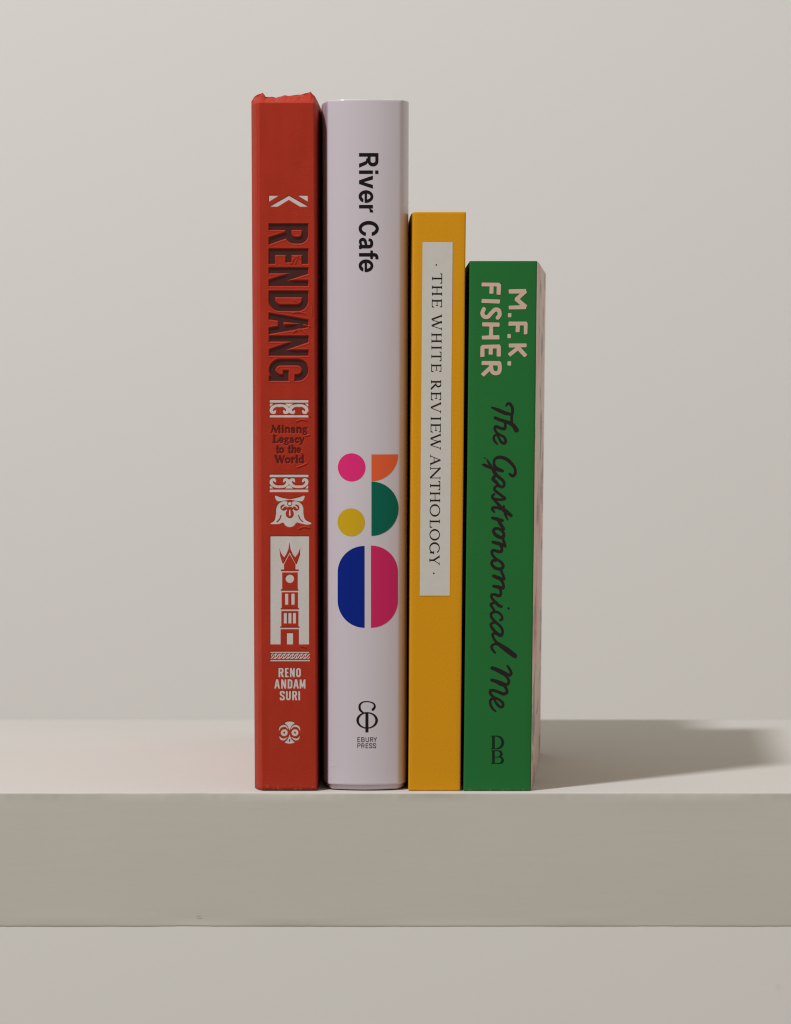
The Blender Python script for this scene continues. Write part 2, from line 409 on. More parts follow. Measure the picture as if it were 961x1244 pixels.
# cover art of the green book: pale pink beige with soft patches and dark brush strokes
def art_mat():
    m = bpy.data.materials.new('cover_art'); m.use_nodes = True
    nt = m.node_tree; N = nt.nodes; L = nt.links; b = N['Principled BSDF']
    tc = N.new('ShaderNodeTexCoord'); mp = N.new('ShaderNodeMapping'); L.new(tc.outputs['Object'], mp.inputs[0])
    mp.inputs['Scale'].default_value = (8, 10, 16)
    n1 = N.new('ShaderNodeTexNoise'); n1.inputs['Scale'].default_value = 1.6; n1.inputs['Detail'].default_value = 2
    L.new(mp.outputs[0], n1.inputs['Vector'])
    cr = N.new('ShaderNodeValToRGB'); e = cr.color_ramp.elements
    e[0].position = .36; e[0].color = (.68, .30, .27, 1); e[1].position = .66; e[1].color = (.66, .54, .46, 1)
    x = cr.color_ramp.elements.new(.45); x.color = (.70, .46, .42, 1)
    x = cr.color_ramp.elements.new(.53); x.color = (.68, .54, .46, 1)
    L.new(n1.outputs[0], cr.inputs[0])
    n2 = N.new('ShaderNodeTexNoise'); n2.inputs['Scale'].default_value = 2.4; n2.inputs['Detail'].default_value = 3
    mp2 = N.new('ShaderNodeMapping'); L.new(tc.outputs['Object'], mp2.inputs[0]); mp2.inputs['Scale'].default_value = (6, 9, 24)
    mp2.inputs['Location'].default_value = (0, 1.7, .3)
    L.new(mp2.outputs[0], n2.inputs['Vector'])
    r = N.new('ShaderNodeMapRange'); r.inputs[1].default_value = .57; r.inputs[2].default_value = .62; L.new(n2.outputs[0], r.inputs[0])
    r.inputs[4].default_value = .75
    mx = N.new('ShaderNodeMix'); mx.data_type = 'RGBA'; L.new(r.outputs[0], mx.inputs['Factor']); L.new(cr.outputs[0], mx.inputs['A'])
    mx.inputs['B'].default_value = (.17, .13, .14, 1)
    L.new(mx.outputs['Result'], b.inputs['Base Color'])
    b.inputs['Roughness'].default_value = .5
    return m
M_art = art_mat()

# ================================================================== setting: wall and shelf
wx = np.linspace(-3, 3, 61); wz = np.linspace(-1.6, 2.6, 43)
P = np.zeros((len(wz), len(wx), 3)); P[..., 0] = wx[None]; P[..., 2] = wz[:, None]; P[..., 1] = .80
wall = grid_obj('wall', P, M_wall); wall['kind'] = 'structure'
speck_dot = brush([(945, 1198), (945.6, 1199)], 1.2)
V, F = (lambda f: (f.add([speck_dot]), f.mesh())[1])(Field(940, 1192, 951, 1205, 6))
k = (CAM_D + .798) / CAM_D
W = np.column_stack([(V[:, 0] - CX) * S * k, np.full(len(V), .7985), (BASE - HOR) * S + (HOR - V[:, 1]) * S * k])
sp = mesh_obj('wall_speck', W, F, mat('speck_grey', (.3, .27, .24, 1), .9, .1), wall)

FR, BK, TH = -.0045, .268, .0500          # shelf front, back, thickness
def shelf_profile(n=5):
    r = .0006; pts = []
    pts += [(BK, -TH)]
    pts += [(BK, -.0012)]
    pts += [(BK - .0004, -.0003), (BK - .0013, 0.0)]
    pts += [(y, 0.0) for y in (.18, .08, .03, .01, .002, -.0030)]
    for a in np.radians(np.linspace(90, 180, n)): pts.append((FR + r + r * math.cos(a), -r + r * math.sin(a)))
    pts += [(FR, z) for z in (-.0010, -.004, -.010, -.018, -.026, -.034, -.042, -.046)]
    pts += [(FR, -TH + .0011)]
    for a in np.radians(np.linspace(180, 270, n)): pts.append((FR + r + r * math.cos(a), -TH + r + r * math.sin(a)))
    pts += [(.02, -TH), (.1, -TH)]
    return np.array(pts)
pr = shelf_profile()
xs = np.concatenate([np.linspace(-.75, -.2, 12)[:-1], np.arange(-.2, .2, .0005), np.linspace(.2, .75, 12)])
P = np.zeros((len(xs), len(pr), 3)); P[..., 0] = xs[:, None]; P[..., 1] = pr[None, :, 0]; P[..., 2] = pr[None, :, 1]
n1 = smooth_noise(len(xs), 9, 1, 1) + .5 * smooth_noise(len(xs), 3, 1, 2); n2 = smooth_noise(len(xs), 30, 1, 3); n4 = smooth_noise(len(xs), 5, 1, 4)
top = slice(10, 15); bot = slice(24, 29)
P[:, top, 2] += (.00002 * n1 + .00003 * n2)[:, None]; P[:, top, 1] += (.00002 * n4)[:, None]
P[:, bot, 2] += (.00003 * n4 + .00005 * n2)[:, None]
P[:, 15:24, 1] += .00006 * noise2(len(xs), 9, 60, 3, 5)
shelf = grid_obj('wall_shelf', P[:, ::-1], M_shelf, closed_u=True)
# end caps
bmv = len(P)
shelf['label'] = 'thick cream painted shelf carrying the four upright books'
shelf['category'] = 'shelf'
# two small scratches low on its front
f = Field(225, 1090, 275, 1120, 5)
f.add([brush([(240, 1110.8), (245, 1111)], .7)])
V, F = f.mesh()
W = np.column_stack([(V[:, 0] - CX) * S, np.full(len(V), FR - .0003), (BASE - V[:, 1]) * S])
mesh_obj('scratch', W, F, mat('scratch_grey', (.40, .385, .34, 1), .8, .2), shelf)

# ================================================================== book bodies
def lerp_path(pb, pt, t):   # bottom and top paths [(px, Y)]
    return pb * (1 - t) + pt * t
def px2x(p): return (p - CX) * S

def cover_shell(name, pb, pt, z0, z1, thick, m, parent, base, rim=.0004, levels=24, wob=0.0, seed=1, smooth=True):
    """U-shaped case: the outer path (left fore edge -> spine -> right fore edge) with a wall of the given thickness"""
    pb = np.array(pb, float); pt = np.array(pt, float)
    zs = [z0, z0 + rim * .3, z0 + rim, z0 + rim + .0005] + list(np.linspace(z0 + rim, z1 - rim, levels)[1:-1]) + [z1 - rim - .0005, z1 - rim, z1 - rim * .3, z1]
    ins = [rim, rim * .35, 0, 0] + [0] * (levels - 2) + [0, 0, rim * .35, rim]
    rows = []
    for zi, (z, e) in enumerate(zip(zs, ins)):
        t = (z - z0) / (z1 - z0)
        p = lerp_path(pb, pt, t).copy(); p[:, 0] = px2x(p[:, 0])
        d = np.gradient(p, axis=0); d /= np.linalg.norm(d, axis=1)[:, None] + 1e-12
        n = np.stack([-d[:, 1], d[:, 0]], 1)      # points inwards
        if n[len(n) // 2, 1] < 0: n = -n
        o = p + n * e; q = p + n * (thick - e)
        ring = np.concatenate([o, q[::-1]])
        rows.append(np.column_stack([ring, np.full(len(ring), z)]))
    P = np.array(rows)
    if wob: P[..., :2] += (wob * noise2(400, P.shape[1], 60, 5, seed)[np.interp(zs, [z0, z1], [0, 399]).astype(int)])[..., None]
    o = grid_obj(name, P, m, parent, smooth=smooth, closed_u=True)
    # rims closed by quads between outer and inner path
    me = o.data
    import bmesh
    bm = bmesh.new(); bm.from_mesh(me); bm.verts.ensure_lookup_table()
    K = P.shape[1]; n = len(pb)
    for base_i in (0, (P.shape[0] - 1) * K):
        for i in range(n - 1):
            try: bm.faces.new([bm.verts[base_i + i], bm.verts[base_i + i + 1], bm.verts[base_i + K - 2 - i], bm.verts[base_i + K - 1 - i]])
            except ValueError: pass
    bmesh.ops.recalc_face_normals(bm, faces=bm.faces)
    bm.to_mesh(me); bm.free()
    keep(o, base)
    return o

def block(name, quad_b, quad_t, z0, z1, m, parent, base, n=10):
    """page block between four (px, Y) corners, bottom and top, with a slightly hollow fore edge"""
    rows = []
    for z in np.linspace(z0, z1, 9):
        t = (z - z0) / (z1 - z0)
        q = lerp_path(np.array(quad_b, float), np.array(quad_t, float), t)
        a, b, c, d = q   # front-left, front-right, back-right, back-left
        ring = [a + (b - a) * u for u in np.linspace(0, 1, n)] + [b + (c - b) * u for u in np.linspace(0, 1, n)][1:]
        ring += [c + (d - c) * u - np.array([0, .003 * math.sin(math.pi * u)]) for u in np.linspace(0, 1, n)][1:]
        ring += [d + (a - d) * u for u in np.linspace(0, 1, n)][1:-1]
        ring = np.array(ring); ring[:, 0] = px2x(ring[:, 0])
        rows.append(np.column_stack([ring, np.full(len(ring), z)]))
    P = np.array(rows)
    o = grid_obj(name, P, m, parent, smooth=False, closed_u=True)
    import bmesh
    bm = bmesh.new(); bm.from_mesh(o.data); bm.verts.ensure_lookup_table(); K = P.shape[1]
    bm.faces.new([bm.verts[i] for i in range(K)][::-1]); bm.faces.new([bm.verts[(len(rows) - 1) * K + i] for i in range(K)])
    bmesh.ops.triangulate(bm, faces=[f for f in bm.faces if len(f.verts) > 4])
    bmesh.ops.recalc_face_normals(bm, faces=bm.faces)
    bm.to_mesh(o.data); bm.free()
    keep(o, base); return o

GROUP = 'books standing in a row on the shelf'
# ------------------------------------------------------------------ 1. red book
rb = (px2x(350), .0, 0)
red = thing('hardback_book', 'tall red clothbound book at the left end with a silver clock tower on its spine', 'book', rb, GROUP)

Z = 'zoom'
def z2(x, y): return (300 + x / 4.78, 220 + y / 4.784)      # photo details measured in enlargements
def z3(x, y): return (310 + x / 6.9125, 475 + y / 6.911)
def z4(x, y): return (310 + x / 7.777, 640 + y / 7.775)
def z5(x, y): return (300 + x / 6.55, 785 + y / 6.547)
def z8(x, y): return (325 + x / 18.13, 870 + y / 18.13)
def zz(f, pts): return [f(*p) for p in pts]

foil = []        # silver ornaments, each group one part
chev = [[poly(zz(z2, [(133, 148), (243, 85), (353, 148), (308, 148), (243, 108), (178, 148)]))],
        [poly(zz(z2, [(129, 84), (184, 84), (129, 118)]))], [poly(zz(z2, [(296, 84), (353, 84), (353, 118)]))]]
def frieze(y0, flip):
    g = []
    def q(x, y): return z3(x, y0 + (145 - y if flip else y))
    g.append([poly(zz(q, [(122, 0), (446, 0), (446, 22), (122, 22)]))])
    g.append([poly(zz(q, [(122, 126), (446, 126), (446, 146), (122, 146)]))])
    for cx in (204, 364):
        for s in (-1, 1):
            pts = [(cx, 44), (cx + s * 40, 50), (cx + s * 66, 72), (cx + s * 66, 98), (cx + s * 44, 106), (cx + s * 36, 90)]
            g.append([brush(zz(q, pts), [3.1, 3.4, 4.0, 4.0, 3.0, 2.2])])
        g.append([poly(zz(q, [(cx - 26, 36), (cx + 26, 36), (cx + 8, 58), (cx - 8, 58)]))])
    for cx in (284,):
        g.append([poly(zz(q, [(cx - 34, 30), (cx + 34, 30), (cx + 6, 56), (cx - 6, 56)]))])
    g.append([poly(zz(q, [(123, 30), (152, 30), (128, 54), (123, 54)]))]); g.append([poly(zz(q, [(445, 30), (418, 30), (440, 54), (445, 54)]))])
    return g
flower = [
    [poly(catmull(zz(z3, [(166, 878), (215, 893), (290, 906), (362, 893), (414, 878), (398, 922), (345, 922), (290, 912), (236, 922), (184, 922)]), 4, True))],
    [poly(catmull(zz(z3, [(205, 938), (250, 925), (290, 932), (330, 925), (375, 938), (402, 975), (405, 1030), (420, 1080), (472, 1108), (440, 1122), (385, 1112), (348, 1104), (325, 1130), (290, 1142), (255, 1130),
                         (234, 1104), (195, 1116), (126, 1114), (162, 1085), (175, 1030), (180, 975)]), 4, True)),
     ell(*z3(238, 978), 3.9, 3.7, '-'), ell(*z3(344, 978), 3.9, 3.7, '-'), ell(*z3(290, 1030), 5.0, 5.4, '-'), ell(*z3(290, 988), 4.2, 2.6, '-'), ell(*z3(290, 945), 3.2, 3.2, '-'),
     brush(zz(z3, [(182, 1098), (205, 1075), (216, 1045)]), 1.4, '-'), brush(zz(z3, [(400, 1098), (377, 1075), (364, 1045)]), 1.4, '-')],
    [brush(zz(z3, [(226, 984), (240, 968), (258, 962)]), 1.5)], [brush(zz(z3, [(354, 984), (340, 968), (322, 962)]), 1.5)], [brush(zz(z3, [(290, 998), (290, 1040)]), [1.2, 2.2])],
    [ell(*z3(290, 945), 2.2, 2.2)]]
R4 = lambda x0, y0, x1, y1, s='+': poly(zz(z4, [(x0, y0), (x1, y0), (x1, y1), (x0, y1)]), s)
tower = [[R4(145, 88, 508, 1110),
    poly(zz(z4, [(228, 198), (245, 250), (272, 287), (292, 262), (314, 210), (324, 140), (334, 210), (357, 262), (378, 287), (405, 250), (427, 196), (424, 262), (392, 352), (380, 347), (325, 240), (268, 347), (257, 344), (236, 275)]), '-'),
    poly(zz(z4, [(325, 256), (381, 354), (381, 404), (272, 404), (272, 354)]), '-'),
    R4(242, 402, 411, 417, '-'), R4(255, 430, 402, 592, '-'), R4(242, 588, 409, 603, '-'), R4(250, 617, 404, 770, '-'),
    R4(240, 766, 414, 779, '-'), R4(247, 794, 409, 944, '-'), R4(235, 940, 419, 953, '-'), R4(240, 966, 413, 1112, '-'),
    ],
    [ell(*z4(327, 490), 5.1, 5.1)], [R4(282, 630, 312, 735)], [R4(342, 630, 372, 735)], [R4(270, 812, 298, 912)], [R4(314, 812, 342, 912)], [R4(357, 812, 384, 912)], [R4(300, 1003, 357, 1110)]]
def band_strip():
    g = []
    R5 = lambda x0, y0, x1, y1, s='+': poly(zz(z5, [(x0, y0), (x1, y0), (x1, y1), (x0, y1)]), s)
    g.append([R5(187, 44, 494, 53)]); g.append([R5(187, 109, 500, 119)])
    for k in range(9):
        x = 190 + k * 34
        g.append([brush(zz(z5, [(x, 97), (x + 14, 88), (x + 26, 70), (x + 38, 62)]), [1.1, 1.5, 1.5, 1.0])])
        g.append([brush(zz(z5, [(x + 2, 80), (x + 8, 66), (x + 16, 61)]), [.7, 1.4, .9])])
        g.append([brush(zz(z5, [(x + 22, 98), (x + 30, 94), (x + 35, 82)]), [.9, 1.4, .7])])
    return g
owl = [[poly(catmull(zz(z8, [(378, 152), (425, 124), (484, 117), (543, 124), (594, 152), (535, 205), (500, 280), (484, 300), (468, 275), (432, 202)]), 4, True))],
       [ell(*z8(367, 362), 4.2, 4.2), ell(*z8(367, 362), 1.25, 1.25, '-')], [ell(*z8(603, 362), 4.2, 4.2), ell(*z8(603, 362), 1.25, 1.25, '-')],
       [brush(zz(z8, [(252, 312), (285, 242), (350, 212), (410, 228), (450, 285)]), [.5, 2.1, 2.6, 1.7, .4])],
       [brush(zz(z8, [(716, 312), (683, 242), (618, 212), (558, 228), (518, 285)]), [.5, 2.1, 2.6, 1.7, .4])],
       [brush(zz(z8, [(262, 445), (298, 498), (350, 512), (400, 492), (440, 458)]), [.5, 2.2, 2.4, 1.5, .4])],
       [brush(zz(z8, [(706, 445), (670, 498), (618, 512), (568, 492), (528, 458)]), [.5, 2.2, 2.4, 1.5, .4])],
       [poly(catmull(zz(z8, [(376, 572), (432, 525), (466, 455), (484, 400), (502, 455), (536, 525), (594, 572), (540, 597), (484, 604), (428, 597)]), 4, True)), ell(*z8(486, 535), .9, 2.0, '-')]]

rend = []
for ch, a, b in (('R', 271.8, 296.4), ('E', 302.2, 320.6), ('N', 325.2, 347.6), ('D', 353.6, 377.8), ('A', 380.4, 406.0), ('N', 408.2, 432.2), ('G', 436.4, 462.8)):
    rend.append(vert(cap(ch, b - a, 47.3, 7.6, 7.2), a, 327.0 + (.3 if a > 400 else 0)))
author = []
for row, yb, items in (('RENO', 822.6, (('R', 338.4, 344.6), ('E', 346.2, 350.6), ('N', 352.2, 358.0), ('O', 359.6, 365.4))),
                       ('ANDAM', 836.4, (('A', 333.2, 340.0), ('N', 341.6, 347.6), ('D', 349.4, 355.2), ('A', 356.2, 363.0), ('M', 364.0, 371.0))),
                       ('SURI', 850.6, (('S', 339.8, 345.8), ('U', 347.4, 353.2), ('R', 355.0, 361.0), ('I', 362.4, 364.6)))):
    for ch, a, b in items: author.append(upr(cap(ch, b - a, 11.3, 2.05, 1.8), a, yb))

# small bold lettering, "Minang / Legacy / to the / World", strokes on a unit x-height
LC = {
 'M': (1.75, [([(0.1, 0), (.3, .75), (.35, 1.35)], .22), ([(.35, 1.35), (.85, .1)], .42), ([(.85, .1), (1.35, 1.35)], .2), ([(1.4, 1.35), (1.45, 0)], .42)]),
 'W': (1.75, [([(.15, 1.4), (.5, .05)], .42), ([(.5, .05), (.85, 1.1)], .2), ([(.85, 1.3), (1.2, .05)], .42), ([(1.2, .05), (1.6, 1.4)], .2)]),
 'L': (1.1, [([(.3, 1.4), (.3, .05)], .44), ([(.05, .06), (.9, .08), (1, .4)], .2), ([(.1, 1.36), (.6, 1.36)], .16)]),
 'i': (.55, [([(.25, .95), (.25, .05)], .4), ([(.25, 1.35), (.27, 1.35)], .36)]),
 'l': (.55, [([(.25, 1.4), (.25, .05)], .4)]),
 't': (.65, [([(.28, 1.3), (.28, .1), (.5, .08)], .36), ([(.02, .92), (.55, .92)], .18)]),
 'n': (1.05, [([(.22, .95), (.22, .03)], .36), ([(.3, .8), (.6, .95), (.8, .7), (.8, .03)], .34)]),
 'h': (1.05, [([(.22, 1.4), (.22, .03)], .36), ([(.3, .8), (.6, .95), (.8, .7), (.8, .03)], .34)]),
 'r': (.75, [([(.22, .95), (.22, .03)], .38), ([(.3, .7), (.45, .9), (.62, .85)], .28)]),
 'a': (.95, [([(.18, .75), (.4, .92), (.62, .75), (.64, .05)], .32), ([(.6, .55), (.25, .42), (.2, .12), (.45, .05), (.6, .2)], .26)]),
 'o': (.95, [([(.42, .93), (.12, .7), (.12, .25), (.42, .03), (.74, .25), (.74, .7), (.42, .93)], .3)]),
 'e': (.9, [([(.15, .5), (.7, .55), (.6, .88), (.3, .9), (.13, .5), (.3, .08), (.7, .18)], .27)]),
 'c': (.85, [([(.68, .75), (.4, .93), (.14, .5), (.35, .06), (.7, .2)], .29)]),
 'd': (1.0, [([(.72, 1.4), (.72, .03)], .38), ([(.7, .8), (.35, .9), (.12, .5), (.35, .06), (.7, .25)], .27)]),
 'g': (.95, [([(.4, .95), (.14, .7), (.4, .42), (.66, .7), (.4, .95)], .24), ([(.25, .4), (.2, .2), (.7, .1), (.72, -.25), (.35, -.42), (.1, -.2), (.3, .0)], .2), ([(.6, .85), (.82, .98)], .18)]),
 'y': (.9, [([(.12, .95), (.45, .05)], .36), ([(.78, .95), (.45, .05), (.25, -.38), (.08, -.3)], .22)])}
def small(word, x0, x1, yb, xh):
    adv = sum(LC[c][0] for c in word.replace(' ', '')) + .75 * word.count(' ')
    k = (x1 - x0) / adv; x = x0; out = []
    for c in word:
        if c == ' ': x += .75 * k; continue
        a, st = LC[c]
        out.append([brush([(x + px * k, yb - py * xh) for px, py in pts], wd * xh * .95, n=4) for pts, wd in st]); x += a * k
    return out
minang = small('Minang', 329.3, 374.0, 525.6, 5.9) + small('Legacy', 331.4, 370.0, 538.0, 5.9) + small('to the', 335.6, 366.0, 550.2, 5.9) + small('World', 334.0, 370.0, 562.4, 5.9)

REDBOX = (312, 228, 384, 912)
D_DEEP, D_SH = .00058, .00022
fl_dark = Field(*REDBOX, 3.0); [fl_dark.add(g) for g in rend]
fl_sil = Field(*REDBOX, 3.0)
groups_sil = chev + frieze(486 * 0 + 75, False) + frieze(703, True) + flower + tower + band_strip() + author + owl
for g in groups_sil: fl_sil.add(g)
fl_min = Field(322, 505, 380, 572, 3.0); [fl_min.add(g) for g in minang]
ridge = Field(*REDBOX, 3.0)
for f_, pts in ((z3, [(345, 256), (390, 240), (436, 250)]), (z3, [(420, 376), (456, 370)]), (z3, [(350, 640), (390, 628), (436, 606)]), (z3, [(368, 1160), (400, 1143), (460, 1150)]),
                (z3, [(385, 515), (400, 524)]), (z3, [(440, 180), (462, 215)]), (z2, [(262, 470), (285, 440), (310, 452)]), (z2, [(280, 480), (300, 432)]), (z2, [(262, 768), (300, 762), (340, 772)]),
                (z2, [(268, 880), (305, 860), (345, 888)]), (z2, [(270, 690), (290, 700)]), (z2, [(250, 475), (262, 478)]), (z2, [(330, 835), (368, 845)]), (z4, [(415, 18), (470, 0), (505, 12)]),
                (z2, [(372, 700), (378, 740), (380, 780)]), (z4, [(430, 1125), (480, 1140)])):
    ridge.add([brush(zz(f_, pts), .4)])

def red_left(z):     # px of the spine's left and right edge, and of the hinge outside them
    t = z / (850 * S); return 316.6 + (312.9 - 316.6) * t
def red_right(z):
    t = z / (850 * S); return 385.0 + (382.2 - 385.0) * t
# columns: hinge left, spine, hinge right
NR = int(846 * 2.4); ROW_TOP = 112.5
py = np.concatenate([np.linspace(BASE - .6, 126, NR), np.linspace(126, ROW_TOP, 46)[1:]])
ns = 166
zs_ = (BASE - py) * S
u = np.linspace(0, 1, ns)
XL, XR = red_left(zs_), red_right(zs_)
spx = XL[:, None] + (XR - XL)[:, None] * u[None]
PY = np.repeat(py[:, None], ns, 1)
dd = fl_dark.sample(spx, PY); ds = fl_sil.sample(spx, PY); dm = fl_min.sample(spx, PY); dr = ridge.sample(spx, PY)
step = lambda d, wd: np.clip(.5 - d / wd, 0, 1) ** 2 * (3 - 2 * np.clip(.5 - d / wd, 0, 1))
dep = D_DEEP * step(dd - .35, 1.3) + D_SH * step(ds - .25, .9) * 1 + .00022 * step(dm - .3, 1.0)
dep -= .00022 * np.exp(-(np.clip(dr, 0, 9) / .5) ** 2)
dep += -.00016 * np.exp(-((dd - 1.5) / .6) ** 2) * .6              # lip pushed up round the deep letters
warp = .00006 * noise2(*spx.shape, 150, 30, 11); dep += warp
# rounded edges of the spine
e = np.minimum(u, 1 - u) * 69                                       # px from the edge
dep += (.0009 * np.clip(1 - e / np.where(u < .5, 2.6, 1.6), 0, 1) ** 2)[None]
spY = dep
# hinges
def side(cols, sgn):
    X = np.zeros((len(py), len(cols))); Yd = np.zeros_like(X)
    for k, c in enumerate(cols):                 # c 0..1 away from the spine edge
        off_b, off_t = (-8.0, -8.6) if sgn < 0 else (1.2, 3.8)
        t = zs_ / (850 * S)
        off = off_b + (off_t - off_b) * t
        prof = c ** .85
        X[:, k] = (XL if sgn < 0 else XR) + off * prof
        Yd[:, k] = .0009 + (.0060 if sgn < 0 else .0095) * c ** 1.15
    return X, Yd
cl = np.linspace(1, 0, 14)[:-1]; XA, YA = side(cl, -1)
cr_ = np.linspace(0, 1, 12)[1:]; XB, YB = side(cr_, 1)
GX = np.concatenate([XA, spx, XB], 1); GY = np.concatenate([YA, spY, YB], 1)
# head cap: the cloth turns over the top, crumpled; it rounds off towards the hinges
v = np.clip((125.0 - py) / (125.0 - ROW_TOP), 0, 1)
cr1 = noise2(len(py), GX.shape[1], 12, 14, 21); cr2 = noise2(len(py), GX.shape[1], 7, 6, 22); cr3 = noise2(len(py), GX.shape[1], 5, 3, 23)
fold = v[:, None] ** 1.15
GY = GY + .0062 * fold + fold * (.00045 * cr1 - .00030 * np.abs(cr2) + .00010 * np.abs(cr3)) * (v[:, None] > 0)
prof_top = smooth_noise(GX.shape[1], 30, .35, 31) + smooth_noise(GX.shape[1], 12, .25, 32)
xx = GX[-1]
bend = np.interp(xx, [304, 307, 311, 315.5, 318, 320, 322, 326, 334, 345, 352, 362, 373, 377, 379, 382, 386], [6, 2.6, .8, -.4, -2.0, -.4, 3.2, 3.4, 4.2, 1.6, 2.0, .2, -1.2, -3.0, -.5, 2.2, 8.0])
ZZ = (BASE - (PY[:, :1] + 0 * GX)) * S
ZZ = ZZ - (v[:, None] ** 1.0) * (bend + prof_top)[None] * S
# foot: small turn-in
vb = np.clip((py - (BASE - 5)) / 4.4, 0, 1)[:, None]
GY = GY + .0010 * vb ** 2.5
ZZ = np.maximum(ZZ, .0002)
P = np.stack([px2x(GX), GY, ZZ], -1)
o = grid_obj('spine', P, M_red, red); keep(o, rb)
# boards and turned cloth behind the hinge
pb = [(311, .205), (310.6, .12), (308.9, .0092), (310.2, .0072), (316.5, .0052), (384, .0052), (386, .0130), (386.6, .022), (392, .12), (397, .205)]
pt = [(306, .205), (305.4, .12), (304.0, .0092), (304.8, .0072), (313, .0052), (381, .0052), (385.4, .0130), (386.2, .022), (391, .12), (396, .205)]
z_top = (BASE - 119) * S
cover_shell('cover_board', pb, pt, .0003, z_top, .0026, M_red, red, rb, rim=.0006)
block('page_block', [(322, .009), (379, .009), (388, .199), (320, .199)], [(318, .009), (376, .009), (387, .199), (315, .199)], .004, z_top - .004, M_pages, red, rb)
# print on the sunk floors
dz = lambda d: (lambda x, y: np.full(x.shape, d))
lay = .00006 
def red_floor(d):
    def f(x, y):
        z = (BASE - y) * S; L_, R_ = red_left(z), red_right(z)
        uu = np.clip((x - L_) / (R_ - L_), 0, 1)
        j = np.clip(uu * (ns - 1), 0, ns - 1.001); i = np.clip(np.interp(-y, -py, np.arange(len(py))), 0, len(py) - 1.001)
        return warp[i.astype(int), j.astype(int)] + d - lay
    return f
ink('title_lettering', rend, M_brown, red, rb, (322, 262, 380, 470), red_floor(D_DEEP), r=3.2, iso=-.12)
ink('subtitle_lettering', minang, M_faint, red, rb, (322, 505, 380, 572), red_floor(.00022), r=4)
ink('chevron_ornament', chev, M_foil, red, rb, (322, 230, 380, 256), red_floor(D_SH), r=4)
ink('frieze_ornament', frieze(75, False), M_foil, red, rb, (322, 480, 380, 512), red_floor(D_SH), r=5)
ink('frieze_ornament', frieze(703, True), M_foil, red, rb, (322, 572, 380, 602), red_floor(D_SH), r=5)
ink('flower_ornament', flower, M_foil, red, rb, (322, 600, 380, 645), red_floor(D_SH), r=5)
ink('clock_tower_panel', tower, M_foil, red, rb, (322, 648, 380, 788), red_floor(D_SH), r=4)
ink('braid_ornament', band_strip(), M_foil, red, rb, (322, 788, 380, 806), red_floor(D_SH), r=5)
ink('author_lettering', author, M_foil, red, rb, (322, 806, 380, 856), red_floor(D_SH), r=5)
ink('owl_face_mark', owl, M_foil, red, rb, (332, 874, 372, 908), red_floor(D_SH), r=6)

# ------------------------------------------------------------------ 2. lilac book
wb = (px2x(444), .0, 0)
lil = thing('jacketed_book', 'tall pale lilac book in a glossy jacket with bright geometric shapes on its rounded spine', 'book', wb, GROUP)
def lil_depth(x, y):                 # the rounded spine, x in photo px
    t = (BASE - y) / 841.0
    c = 444.2 + .8 * t; h = 49.6 + 2.0 * t
    q = (x - c) / h
    el = np.clip((-q - .90) / .10, 0, 1.0); er = np.clip((q - .76) / .24, 0, 1.0)
    return .0040 * np.abs(q) ** 2.1 + .0062 * el ** 1.5 + .0060 * er ** 2.6
def lil_path(bot, grow=0.0, inset=0.0):
    y = BASE if bot else 120
    t = 0 if bot else 1
    c = 444.2 + .8 * t; h = 49.6 + 2.0 * t
    xs_ = c + np.sin(np.linspace(-1, 1, 91) * math.pi / 2) * h
    p = [(x, float(lil_depth(np.array([x]), np.array([y]))[0])) for x in xs_]
    lx, rx = p[0][0], p[-1][0]
    left = [(lx - 1.5, .195), (lx - 2.5, .10), (lx - 4.6, .034), (lx - 4.8, .026), (lx - 3.6, .018), (lx - 1.8, .0125), (lx - .5, .0105)]
    g = 0.5
    right = [(rx + .15, .0105), (rx + .2, .0125), (rx + .1 + g * .3, .018), (rx + g * .8, .026), (rx + g, .034), (rx + g, .10), (rx + g, .195)]
    return np.array(left + p + right)
LPB, LPT = lil_path(True), lil_path(False)
zt = (BASE - 120.5) * S
jk = cover_shell('dust_jacket', LPB, LPT, .0022, zt, .0005, M_lilac, lil, wb, rim=.00025, levels=40, wob=.000006, seed=4)
def inset(p, k):
    q = p.copy(); c = 444.5
    q[:, 0] = c + (q[:, 0] - c) * (1 - k / 50.0); q[:, 1] = q[:, 1] + .0008 * (1 if k else 0); return q
cb = cover_shell('cover_board', inset(LPB, 2.4), inset(LPT, 2.4), .0003, zt - .0006, .0026, M_case, lil, wb, rim=.0008, levels=8)
block('page_block', [(406, .014), (482, .014), (480, .188), (404, .188)], [(406, .014), (482, .014), (480, .188), (404, .188)], .004, zt - .004, M_pages, lil, wb)
JZ = .00007
ld_ = lambda x, y: lil_depth(x, y) - JZ
M_crease = mat('painted_crease_light', (.70, .66, .70, 1), .5, .2)  # paler colour painted in for light caught on the jacket's small wrinkles
ink('crease_mark', [[brush([(395.5, 937.5), (400, 933.5), (405, 931.5), (409, 931.2)], [.3, .7, .7, .2])], [brush([(396, 945), (399, 941), (402, 939.5)], [.3, .8, .2])],
                    [brush([(396, 932), (399.5, 930)], [.3, .5])], [brush([(399, 948.5), (404, 946)], [.5, .2])]], M_crease, lil, wb, (393, 926, 414, 952), ld_, r=8)
def zr(x, y): return (385 + x / 7.108, 170 + y / 7.109)
h = 23.5; s = 4.3
